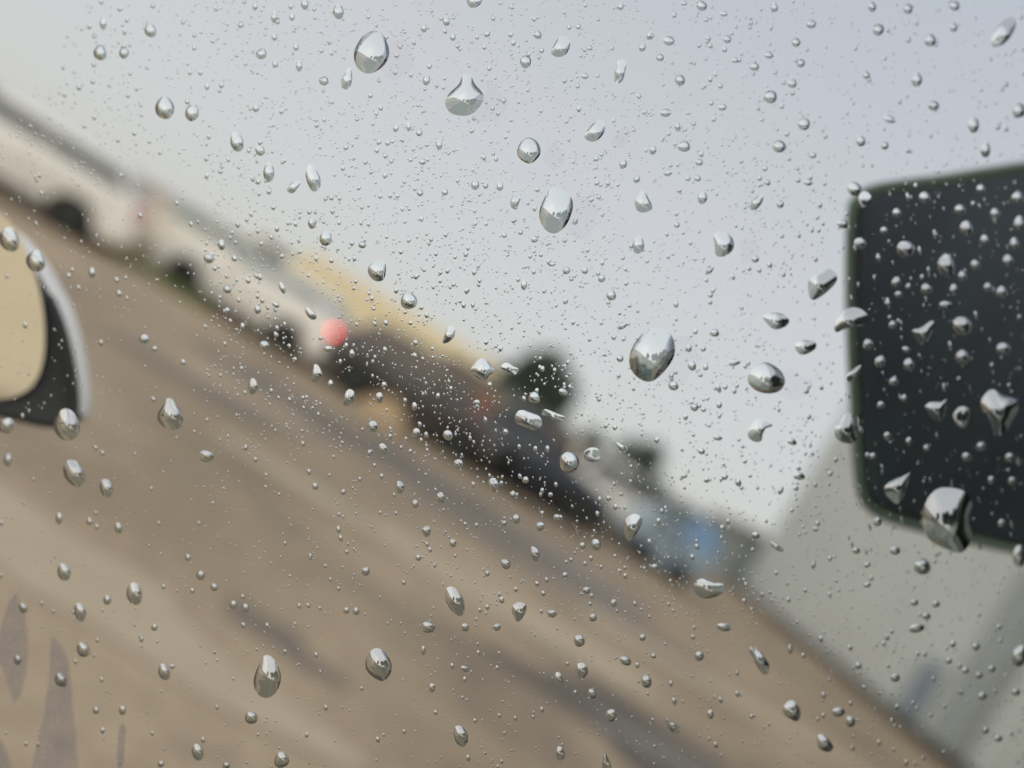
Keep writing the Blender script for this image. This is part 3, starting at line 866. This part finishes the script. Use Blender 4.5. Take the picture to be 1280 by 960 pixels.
# drops with a shape of their own: label name used by the neighbours, full label, outline in photo pixels, dome factor
BIG = [
 ('the flask shaped drop', 'flask shaped raindrop with a narrow neck high on the glass', [(581,90),(590,94),(592,104),(604,116),(605,124),(598,136),(588,144),(578,145),(563,142),(556,131),(557,122),(566,112),(575,105),(577,94)], .55),
 ('the topmost large oval drop', 'large tilted oval raindrop nearest the upper edge of the glass', [(473,39),(482,48),(487,68),(478,84),(460,93),(446,84),(442,68),(447,54),(458,41)], .6),
 ('the pointed foot drop', 'medium round raindrop with a pointed foot below the flask shaped drop', [(657,172),(667,173),(674,181),(676,191),(671,199),(662,205),(650,199),(646,190),(650,179)], .6),
 ('the tall egg shaped drop', 'tall egg shaped raindrop, second largest over the open sky', [(688,235),(702,235),(712,244),(717,254),(712,274),(704,286),(692,293),(680,286),(674,272),(675,260),(682,244)], .6),
 ('the largest oval drop', 'largest oval raindrop over the open sky', [(821,408),(834,413),(841,420),(844,442),(834,460),(818,476),(808,478),(792,468),(786,453),(790,434),(804,416)], .62),
 ('the dome shaped drop', 'wide dome shaped raindrop between the largest oval drop and black mirror', [(956,452),(968,457),(976,463),(982,476),(976,488),(964,492),(952,491),(940,485),(934,475),(937,464),(944,456)], .6),
 ('the bean shaped drop', 'flat bean shaped raindrop above the wide dome shaped drop', [(953,395),(964,391),(980,393),(987,401),(982,408),(970,412),(961,407)], .5),
 ('the trough shaped drop', 'small trough shaped raindrop beside the dome drop and black mirror', [(993,433),(998,427),(1008,425),(1019,427),(1020,435),(1010,442),(1000,443)], .45),
 ('the hooked drop', 'hook shaped raindrop with a side spur below the dome shaped drop', [(948,522),(954,524),(967,532),(957,535),(953,542),(952,552),(942,552),(934,544),(940,530)], .4),
 ('the D shaped drop', 'D shaped raindrop with one straight side in mid sky', [(891,294),(898,289),(908,290),(916,298),(918,306),(915,314),(904,321),(894,319),(894,306)], .55),
 ('the sail shaped drop', 'sail shaped raindrop with a pointed top over open sky', [(804,237),(809,245),(816,259),(813,263),(804,266),(796,263),(794,250)], .5),
 ('the slanted lozenge drop', 'slanted lozenge shaped raindrop in upper sky beside the pointed foot drop', [(750,148),(756,154),(755,166),(746,176),(738,177),(730,172),(732,166),(742,154)], .5),
 ('the chestnut shaped drop', 'chestnut shaped raindrop near the top between flask drop and curved drop', [(704,44),(712,49),(712,60),(705,70),(694,71),(688,65),(693,56),(698,47)], .5),
 ('the curved comma drop', 'narrow curved comma raindrop near the top edge', [(772,75),(783,76),(781,90),(778,102),(769,104),(768,94),(771,84)], .5),
 ('the tadpole drop', 'tadpole shaped raindrop just under the topmost large oval drop', [(438,83),(440,100),(437,110),(431,112),(426,107),(428,98)], .5),
 ('the blunt crystal drop', 'blunt crystal shaped raindrop just outside the black mirror edge', [(1033,335),(1045,342),(1046,352),(1031,367),(1015,376),(1010,362),(1013,345)], .5),
 ('the shell shaped drop', 'shell shaped raindrop lying across the upper side of the mirror edge', [(1063,384),(1078,387),(1087,399),(1078,407),(1055,411),(1045,417),(1043,406),(1051,392)], .5),
 ('the arrowhead drop', 'arrowhead raindrop lying across the lower side of the mirror edge', [(1059,515),(1067,522),(1071,548),(1065,554),(1056,554),(1045,548),(1042,535),(1050,528)], .5),
 ('the heart shaped drop', 'heart shaped raindrop with pointed tip on the black mirror', [(1241,485),(1252,494),(1271,499),(1273,512),(1264,528),(1254,544),(1243,543),(1238,524),(1225,508),(1230,494)], .5),
 ('the great hanging drop', 'largest raindrop on the black mirror, hanging over its lower rim', [(1173,609),(1190,610),(1204,612),(1214,622),(1216,636),(1210,646),(1216,672),(1210,684),(1200,694),(1188,688),(1172,682),(1158,672),(1153,656),(1154,636),(1162,619)], .5),
 ('the winged drop', 'winged raindrop with a thin tail near the mirror lower corner', [(1134,593),(1138,588),(1136,600),(1132,616),(1122,631),(1112,623),(1104,613),(1112,602)], .45),
 ('the claw shaped drop', 'claw shaped raindrop high on the black mirror near its edge', [(1140,412),(1150,410),(1166,400),(1168,408),(1160,426),(1150,432),(1145,424)], .45),
 ('the tooth shaped drop', 'tooth shaped raindrop midway down the black mirror', [(1156,509),(1164,502),(1178,502),(1184,498),(1182,514),(1177,526),(1166,524)], .45),
 ('the long smooth streak drop', 'long slanted raindrop alone in the sky above the black mirror', [(1266,21),(1271,28),(1264,45),(1252,57),(1241,59),(1238,52),(1244,38),(1255,25)], .4),
 ('the blue topped round drop', 'round raindrop with a blue top above the white hatchback', [(206,120),(214,126),(218,136),(213,147),(205,149),(196,143),(194,134),(199,123)], .6),
 ('the blue leaf shaped drop', 'leaf shaped raindrop with a bluish face above the yellow truck', [(386,205),(392,208),(400,222),(401,232),(396,239),(390,239),(384,228),(382,216)], .5),
 ('the half moon drop', 'slanted half moon raindrop beside the bluish leaf shaped drop', [(370,226),(376,228),(369,239),(364,242),(358,237),(362,231)], .4),
 ('the bright bead', 'bright round raindrop over the sky just above the yellow truck', [(476,325),(482,328),(482,343),(478,351),(468,351),(460,342),(461,333),(468,326)], .6),
 ('the slipper shaped drop', 'slipper shaped raindrop at the upper edge of the large dark tree', [(592,456),(600,448),(608,450),(619,464),(612,468),(606,478),(597,472),(587,465)], .5),
 ('the torn flat patch', 'torn flat greenish water patch on top of the dark tree', [(625,459),(633,453),(644,459),(649,461),(643,469),(633,464)], .25),
 ('the boat shaped drop', 'boat shaped raindrop lying in front of the dark tree foot', [(648,513),(660,514),(674,520),(678,530),(670,538),(655,534),(643,526)], .45),
 ('the jagged flat patch', 'jagged flat greenish water patch at the side of the dark tree', [(680,511),(694,516),(708,522),(700,527),(690,523),(678,520)], .25),
 ('the glassy marble drop', 'round glassy raindrop just below the large dark tree', [(709,565),(718,567),(724,576),(722,586),(712,591),(702,588),(699,578),(702,569)], .62),
 ('the faint flat disc', 'faint flat disc of water beside the round glassy drop under the tree', [(740,559),(750,563),(751,572),(742,578),(731,574),(730,565)], .15),
 ('the kite shaped drop', 'kite shaped raindrop with a rusty edge beside the blue covered truck', [(792,642),(803,648),(800,660),(792,672),(785,677),(780,664),(781,650)], .5),
 ('the lip shaped drop', 'lip shaped raindrop with a red brown stripe under the blue covered truck', [(868,728),(876,723),(890,727),(907,731),(906,739),(895,746),(878,748),(867,738)], .45),
 ('the slug shaped drop', 'slug shaped slanting raindrop at the foot of the warehouse wall', [(936,812),(942,807),(950,814),(958,824),(962,832),(960,843),(952,842),(944,828)], .45),
 ('the stubby drop', 'stubby raindrop with a dark foot on the mud below the warehouse', [(980,882),(988,875),(997,880),(1001,892),(997,902),(990,900),(978,891)], .5),
 ('the lowest wedge drop', 'wedge shaped raindrop lowest along the warehouse foot', [(1024,917),(1034,922),(1042,934),(1036,940),(1024,936),(1021,926)], .5),
 ('the sickle drop', 'thin sickle shaped raindrop on the dark wet mud', [(832,896),(838,902),(850,908),(850,915),(843,917),(834,907)], .4),
 ('the glass shard drop', 'sharp shard shaped raindrop cut by the lower edge of the picture', [(754,944),(758,943),(765,962),(753,964)], .4),
 ('the cup shaped drop', 'cup shaped raindrop on the mud beside the pale leaf drop', [(640,758),(650,752),(658,757),(657,765),(648,778),(641,768)], .5),
 ('the pale leaf drop', 'pale leaf shaped raindrop on the bright mud with a grey tail', [(557,736),(566,733),(576,743),(581,756),(580,765),(576,771),(566,765),(557,750)], .45),
 ('the notched round drop', 'round raindrop with a square dark notch on the mud', [(458,822),(466,811),(474,810),(484,818),(490,832),(488,843),(478,852),(466,846),(457,836)], .6),
 ('the large teardrop', 'large teardrop with a rust brown underside on the mud', [(331,818),(341,822),(350,838),(351,852),(345,866),(335,873),(324,870),(317,858),(318,845),(324,830)], .55),
 ('the pointed teardrop', 'pointed teardrop with white face beside the white mirror', [(211,496),(222,508),(229,522),(226,534),(214,538),(202,532),(196,520),(203,508)], .55),
 ('the corner drop', 'white faced raindrop covering the lower corner of the white mirror', [(78,511),(88,512),(97,522),(100,538),(92,550),(76,549),(67,535),(70,521)], .55),
 ('the pearl drop', 'pearly white oval raindrop just below the white mirror', [(85,575),(95,576),(105,588),(107,600),(100,609),(90,606),(81,596),(79,583)], .55),
 ('the frontmost mirror bead', 'largest of the two beads along the white mirror upper rim', [(10,283),(19,289),(24,302),(21,313),(10,314),(0,305),(-1,293)], .55),
 ('the second mirror bead', 'smaller of the two beads along the white mirror upper rim', [(44,312),(52,317),(57,328),(53,338),(43,340),(34,332),(33,321)], .55),
 ('the white domed drop', 'small domed raindrop on mud in front of the charcoal car', [(393,455),(398,457),(403,468),(400,473),(395,478),(389,476),(390,465)], .5),
 ('the drop under the charcoal car', 'upright oval raindrop under the charcoal car front wheel', [(437,486),(443,491),(441,502),(433,508),(428,502),(431,492)], .5),
 ('the puddle edge drop', 'upright oval raindrop over the near edge of the puddle', [(664,683),(671,686),(675,694),(671,702),(664,697)], .5),
 ('the tip drop over the sky', 'pointed raindrop over the sky at the tip of the yellow truck', [(563,406),(569,412),(567,422),(560,428),(553,429),(556,418)], .5),
 ('the dark sliver', 'narrow green sliver of water before the warehouse edge', [(962,676),(972,681),(980,688),(976,690),(966,684)], .35),
 ('the mirror edge leaf', 'slim leaf shaped raindrop just inside the mirror edge between shell and arrowhead', [(1058,470),(1066,462),(1076,456),(1077,461),(1068,474),(1060,478)], .4),
 ('the green lens patch', 'small flat green patch at the black mirror upper corner', [(1076,240),(1086,241),(1089,250),(1082,259),(1073,254)], .2),
 ('the brown lens patch', 'faint brownish round patch in the middle of the black mirror', [(1200,508),(1212,512),(1214,524),(1206,534),(1195,532),(1191,520)], .2),
 ('the green strip patch', 'flat green strip of water behind the arrowhead drop', [(1073,517),(1079,522),(1081,540),(1075,541),(1072,530)], .2),
 ('the cut drop', 'half raindrop cut off by the upper edge of the picture', [(585,-8),(600,-8),(602,3),(593,10),(585,7)], .5),
 ('the bumper leaf drop', 'slim leaf shaped raindrop on the white car next to the red tail light', [(383,384),(391,388),(396,394),(395,399),(388,399),(382,391)], .4),
 ('the upper leaf drop', 'slim leaf shaped raindrop between white car and yellow truck', [(350,352),(356,358),(358,365),(354,367),(349,359)], .4),
]
# plain drops: centre, width, height, turn, point
SMALL = [
 (423,14,13,21,0,.3),(381,5,9,15,0,0),(405,101,12,12,-30,.3),(327,67,13,15,-20,.4),(798,306,14,23,0,0),(878,247,12,16,0,0),(946,253,11,24,-40,0),(657,77,14,16,0,0),(1068,236,18,18,0,0),(1097,652,11,12,0,0),(1153,708,23,19,-15,0),(1274,695,16,28,0,0),(1275,820,20,28,-20,0),(1158,770,11,9,0,0),(1146,785,19,12,10,0),
 (1146,99,14,19,0,.4),(1098,37,14,15,0,0),(1163,50,15,17,0,.4),(1112,149,16,9,-15,0),(1217,156,14,20,0,0),(1232,187,12,20,0,0),(1274,138,16,20,0,0),(1193,7,14,12,0,0),(1135,11,12,13,0,0),(1090,8,11,13,0,.3),(1167,132,14,12,0,0),(1076,176,12,14,0,.2),(1106,182,10,10,0,0),(1192,34,10,12,0,0),(1083,94,9,10,0,0),
 (240,141,16,22,0,0),(188,38,14,18,10,0),(155,66,12,15,0,0),(125,66,16,19,10,0),(129,28,8,20,0,.7),(156,39,5,11,0,.4),(296,177,17,25,15,.2),(325,188,11,14,20,0),(336,215,14,25,0,.2),(407,298,15,19,0,0),(390,279,10,14,0,0),(453,306,10,9,0,.3),(511,376,21,21,0,0),
 (668,497,14,15,0,0),(704,490,12,9,-20,0),(745,681,12,15,20,0),(818,709,10,8,0,0),(1048,890,16,12,0,0),(1063,902,12,14,30,0),(905,784,18,10,-10,0),(874,820,12,12,-20,0),(888,893,8,12,0,0),(808,852,13,16,10,0),(782,826,15,11,-30,0),(803,797,9,8,0,0),(817,820,7,6,0,0),
 (764,894,13,16,10,0),(740,867,10,12,20,0),(727,838,15,21,10,0),(698,848,11,16,15,0),(724,801,13,16,20,0),(741,772,10,10,0,0),(700,942,12,18,0,0),(576,920,18,26,15,0),(535,784,18,14,0,0),(581,784,10,11,20,0),(621,784,10,9,30,0),(540,860,8,12,0,0),(529,813,6,12,0,0),(581,836,12,7,-25,0),
 (352,950,18,21,0,0),(247,940,15,20,10,0),(205,840,14,21,15,0),(76,850,15,18,20,0),(104,812,16,19,15,0),(168,742,19,29,10,0),(100,765,15,23,15,0),(80,715,16,23,15,0),(134,750,10,12,0,0),(29,760,10,14,20,0),(22,825,9,14,10,0),(133,610,17,23,15,0),(148,660,10,14,10,0),(74,648,9,14,0,0),(112,652,8,10,0,0),(10,575,10,17,0,0),(8,532,20,20,0,0),
 (258,570,19,15,-15,0),(251,719,11,12,0,0),(268,734,10,10,0,0),(292,756,9,11,0,0),(307,760,9,12,0,0),(334,782,6,7,0,0),(193,784,8,9,0,0),(235,697,7,9,0,0),(153,888,9,12,0,0),(120,888,8,9,0,0),(314,897,15,17,0,0),(283,957,9,9,0,0),(201,955,9,8,0,0),(115,341,9,13,0,0),(149,367,7,8,0,0),(180,424,13,13,0,0),(193,436,8,7,0,0),(229,453,7,8,0,0),(215,833,8,6,0,0),
 (316,483,12,20,0,0),(413,480,7,11,0,0),(474,497,9,14,0,0),(410,436,12,8,0,0),(440,442,8,11,0,.3),(330,432,12,13,0,0),(303,408,6,10,0,0),(322,387,8,12,0,0),(284,388,7,8,0,0),(284,362,10,11,0,0),(261,323,13,13,-30,0),(277,306,9,13,0,0),(293,323,7,8,0,0),(345,381,10,7,-40,0),(466,533,14,14,0,0),(479,561,12,14,20,0),
 (533,664,11,14,0,0),(551,622,11,14,20,0),(519,630,9,11,0,0),(500,609,11,16,10,0),(617,606,14,18,10,0),(573,580,13,12,0,0),(560,544,13,13,0,0),(520,541,11,12,0,0),(518,508,7,11,0,0),(480,481,7,8,0,0),(641,618,7,9,0,0),(645,649,10,12,0,0),(675,658,12,11,20,0),(697,647,11,8,-30,0),(632,705,11,14,30,0),(630,654,6,7,0,0),(566,679,9,11,0,0),(706,719,8,7,0,0),(728,682,8,8,0,0),(733,738,8,9,0,0),(767,754,8,10,0,0),(609,717,6,8,0,0),(627,750,7,9,0,0),(690,767,12,10,0,0),(523,697,8,8,0,0),(457,714,11,11,-20,0),(433,763,8,8,0,0),(445,764,8,10,0,0),(423,662,6,9,0,0),(394,608,8,9,0,0),(429,615,7,7,0,0),(657,600,8,9,0,0),(612,481,6,8,0,0),(596,503,8,7,0,0),(632,540,7,8,0,0),(678,461,6,8,0,0),
 (945,669,10,8,0,0),(976,613,6,12,-20,0),(999,595,14,10,-10,0),(990,552,13,8,-20,0),(1008,489,7,7,0,0),(1017,706,5,12,-10,0),(988,811,6,14,0,.4),(918,453,15,9,10,0),(861,435,8,10,0,0),(865,457,10,13,0,0),(882,459,7,8,0,0),(879,436,7,7,0,0),(868,509,11,9,-30,0),(842,482,13,12,-20,.2),(893,416,12,10,0,0),(898,485,6,13,15,0),(899,506,7,9,0,0),(775,448,9,9,0,0),(778,407,8,14,-60,0),(897,547,11,7,-20,0),(877,564,9,8,0,0),(777,559,8,16,50,0),(764,369,12,13,0,0),(752,348,9,10,0,0),(731,338,8,9,0,0),(708,338,9,10,0,0),(655,356,8,13,0,0),(668,299,9,9,0,0),(690,330,10,6,0,0),(906,596,8,8,0,0),(923,603,8,10,0,0),(883,600,7,7,0,0),(855,595,8,6,0,0),
 (594,231,10,13,0,0),(607,232,7,8,0,0),(625,233,8,12,0,0),(644,252,11,18,-25,0),(525,241,8,9,0,0),(556,240,8,9,0,0),(495,160,7,11,-20,0),(511,158,6,13,0,0),(528,202,9,8,0,0),(558,26,9,13,0,.3),(530,35,8,11,0,.3),(566,46,7,11,0,.3),(609,42,7,10,-20,0),(672,43,10,12,0,.4),(533,100,9,14,-10,.2),(524,166,8,9,0,0),(549,181,8,13,0,0),(677,63,6,8,-20,0),(731,95,9,8,-20,0),(343,21,8,16,0,.3),(365,21,7,10,0,0),(319,8,6,9,0,0),(343,46,7,10,0,0),(301,31,7,8,0,0),(370,59,7,9,0,0),(374,82,8,15,0,.3),(344,80,7,10,0,0),(320,135,8,11,0,.3),(259,108,6,9,0,0),
 (836,51,14,12,0,0),(850,100,13,14,0,.2),(825,72,10,9,0,0),(832,141,14,10,15,0),(855,183,15,14,0,0),(816,187,9,13,0,.3),(963,121,17,16,0,0),(909,49,10,10,0,0),(905,17,11,7,0,0),(877,7,12,14,20,0),(943,83,12,11,0,.3),(961,69,11,9,0,0),(919,75,9,7,0,0),(903,134,10,9,0,0),(847,158,7,12,0,.4),(1005,155,15,16,0,0),(974,183,17,15,0,0),(990,104,12,12,-20,0),(1001,79,10,11,-30,0),(995,53,11,12,0,.2),(1014,30,13,11,0,0),(968,9,9,13,0,.3),(855,4,8,6,0,0),(812,44,7,12,-20,0),(803,59,8,12,-25,0),(776,8,7,10,-20,0),(779,205,9,13,-15,0),(796,224,8,10,-20,0),(835,216,11,8,20,0),(874,203,9,9,0,0),(872,223,8,8,0,0),(860,223,6,7,0,0),(959,228,9,7,-30,0),(975,255,9,11,20,0),(1010,228,12,8,0,0),(1016,194,9,8,0,0),(887,338,6,14,-50,0),(916,346,5,9,25,0),(944,324,9,9,0,0),(962,331,7,8,0,0),(846,281,7,8,0,0),(845,380,6,10,0,.4),
 (1132,311,22,22,0,0),(1183,332,23,28,0,0),(1208,285,16,19,0,0),(1200,262,14,14,0,0),(1156,247,15,14,-20,0),(1121,266,11,12,0,0),(1274,280,15,20,0,0),(1231,300,12,13,0,0),(1268,305,12,16,0,0),(1260,326,14,15,0,0),(1219,331,12,13,0,0),(1203,345,11,13,0,0),(1158,361,14,14,0,0),(1192,362,10,14,0,0),(1252,365,14,15,0,0),(1235,359,11,12,0,0),(1182,381,15,10,0,0),(1105,288,9,10,0,0),(1075,304,16,14,20,0),(1120,353,11,15,-20,0),(1123,368,10,9,0,0),(1053,280,14,11,-20,0),(1272,247,16,16,0,0),(1244,267,13,14,0,0),(1226,236,11,12,0,0),(1110,379,6,14,10,0),(1098,322,6,11,15,0),
 (1203,407,24,24,0,0),(1203,446,18,17,0,0),(1254,436,18,16,0,0),(1085,430,13,14,20,.2),(1100,452,13,15,0,0),(1116,406,10,11,0,0),(1136,456,14,16,0,0),(1133,437,11,8,-30,0),(1117,477,11,12,0,0),(1130,498,7,11,0,0),(1101,506,9,10,0,0),(1226,558,12,12,0,0),(1208,571,12,11,0,0),(1262,572,12,12,0,0),(1158,560,8,9,0,0),(1109,545,9,11,0,0),(1136,552,8,11,0,0),(1091,570,8,9,0,0),(1239,600,9,10,0,0),(1265,601,10,11,0,0),(1252,654,10,10,0,0),
 (1119,688,13,11,0,0),(1070,688,10,9,0,0),(1084,706,9,7,20,0),(1084,731,9,7,20,0),(1143,753,10,9,0,0),(1170,755,10,9,0,0),(1119,847,12,11,0,0),(1073,832,8,8,0,0),(1220,808,10,10,0,0),(1191,805,8,9,0,0),(1224,844,9,9,0,0),(1240,836,10,8,0,0),(1228,870,11,10,0,0),(1270,865,12,9,0,0),(1232,913,9,9,0,0),(1248,923,10,9,0,0),(1186,826,8,8,0,0),(1207,838,8,8,0,0),
]
GROUP = 'raindrops on the car window glass'
LIMIT = 300
big_c = []
objs = []
for nm, label, pts, k in BIG:
    n = 36
    out = smooth_outline(pts, n)
    for _ in range(2):
        out = [((out[i - 1][0] + 2 * out[i][0] + out[(i + 1) % n][0]) / 4, (out[i - 1][1] + 2 * out[i][1] + out[(i + 1) % n][1]) / 4) for i in range(n)]
    bm = drop_bm(out, k, (0.0, 0.07), 11)
    orient(bm)
    c = (sum(p[0] for p in pts) / len(pts), sum(p[1] for p in pts) / len(pts))
    o = link('raindrop', bm, WATER, None, True)
    tag(o, label, 'raindrop', GROUP)
    big_c.append((c, nm))
    objs.append(o)
SMALL.sort(key=lambda s: -s[2] * s[3])
singles, rest = SMALL[:LIMIT - len(BIG)], SMALL[LIMIT - len(BIG):]
def short(t):
    for p, q in ((' of the two beads along', ' bead on'), ('towards the', 'on the'), (' raindrop ', ' drop ')):
        if len(t.split()) <= 14:
            break
        t = t.replace(p, q)
    return t if len(t.split()) <= 16 else t.replace(' shaped', '').replace('black mirror side', 'right').replace('on the', 'by the')
def described(s):
    x, y, w_, h_, a, pt = s
    (c, nm) = min(big_c, key=lambda b: (b[0][0] - x) ** 2 + (b[0][1] - y) ** 2)
    dx, dy = x - c[0], y - c[1]
    size = 'tiny' if max(w_, h_) < 11 else 'small' if max(w_, h_) < 18 else 'medium'
    e = max(w_, h_) / min(w_, h_)
    form = 'pointed' if pt >= .3 else 'slanted' if e > 1.25 and abs(a) >= 25 else 'oval' if e > 1.25 else 'round'
    v = 'above' if dy < -0.5 * abs(dx) else 'below' if dy > 0.5 * abs(dx) else ''
    hz = 'towards the black mirror' if dx > 0 else 'towards the white mirror'
    where = f'{v} {nm}' if v and abs(dx) < 0.5 * abs(dy) else f'{v} {nm}, {hz}' if v else f'beside {nm}, {hz}'
    return f'{size} {form} raindrop {where}', math.hypot(dx, dy)
by = {}
for s in singles:
    t, d = described(s)
    by.setdefault(t, []).append((d, s))
ORD = {2: ['nearer one', 'farther one'], 3: ['nearest', 'middle one', 'farthest'], 4: ['nearest', 'second nearest', 'second farthest', 'farthest']}
lab = {}
for t, l in by.items():
    l.sort()
    for i, (d, s) in enumerate(l):
        t = t.replace('towards the', 'on the').replace(' mirror', ' mirror side') if len(t.split()) > 30 else t
        extra = '' if len(l) == 1 else ', ' + ORD[len(l)][i] if len(l) in ORD else f', {["nearest", "second nearest", "third nearest", "fourth nearest", "fifth nearest", "sixth nearest", "seventh nearest"][i]}'
        lab[s] = short(t + extra)
rd = random.Random(5)
for s in singles:
    x, y, w_, h_, a, pt = s
    bm = drop_bm(ell(x, y, w_, h_, a, rd, pt, 20 if max(w_, h_) > 13 else 14), rd.uniform(.5, .64), (rd.uniform(-.03, .03), rd.uniform(.02, .08)), 7)
    orient(bm)
    o = link('raindrop', bm, WATER, None, True)
    tag(o, lab[s], 'raindrop', GROUP)

# the fine spray between them, thousands of specks
DENS = [[115, 165, 185, 120, 70], [60, 210, 225, 140, 85], [34, 150, 185, 145, 95], [30, 60, 115, 150, 95], [26, 40, 60, 60, 105]]
sp = bmesh.new()
for s in rest:
    drop_bm(ell(s[0], s[1], s[2], s[3], s[4], rd, s[5], 12), .58, (0.04, 0.1), 4, sp)
for r_, row in enumerate(DENS):
    for c_, n in enumerate(row):
        for i_ in range(int(n * 4.2)):
            x, y = (c_ + rd.random()) * 256, (r_ + rd.random()) * 192
            if any((x - c[0]) ** 2 + (y - c[1]) ** 2 < 26 ** 2 for c, _n in big_c):
                continue
            if c_ == 0 and r_ in (0, 1) and x + 0.6 * y < 110:
                continue
            if x > 1058 and 215 < y < 690 and rd.random() < 0.45:
                continue
            q = 1.3 + 1.9 * rd.random() ** 1.6 if i_ > n * 1.15 else 2.4 + 4.4 * rd.random() ** 2.4
            if x > 1060 and 210 < y < 690 and rd.random() < 0.7:
                ow, oh, an = q * 0.7, q * 1.9, rd.uniform(5, 22)
            elif y - 0.6 * x > 120:
                ow, oh, an = q * 0.85, q * 1.25, rd.uniform(-5, 25)
            else:
                ow, oh, an = q * rd.uniform(0.8, 1.0), q * rd.uniform(1.0, 1.4), rd.uniform(-30, 20)
            drop_bm(ell(x, y, ow, oh, an, rd, 0, 6 if q < 2.6 else 8 if q < 4 else 10), .58, (0.04, 0.1), 2 if q < 2.6 else 3, sp)
orient(sp)
o = link('raindrop_spray', sp, WATER, None, True)
o['kind'] = 'stuff'
o['label'] = 'fine spray of tiny raindrops scattered over the whole window glass'

# ghost reflections of the large drops, painted as tinted discs on the glass
ghost_m = clear_mat('drop_ghost', (0.965, 0.945, 0.965))
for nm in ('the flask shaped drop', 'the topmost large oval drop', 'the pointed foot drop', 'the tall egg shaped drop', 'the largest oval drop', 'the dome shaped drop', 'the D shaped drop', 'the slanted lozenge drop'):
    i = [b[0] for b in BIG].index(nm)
    film('drop_ghost', nudge(shrink(BIG[i][2], 0.95), 32, 9), ghost_m, 0.00012, 36, 2)
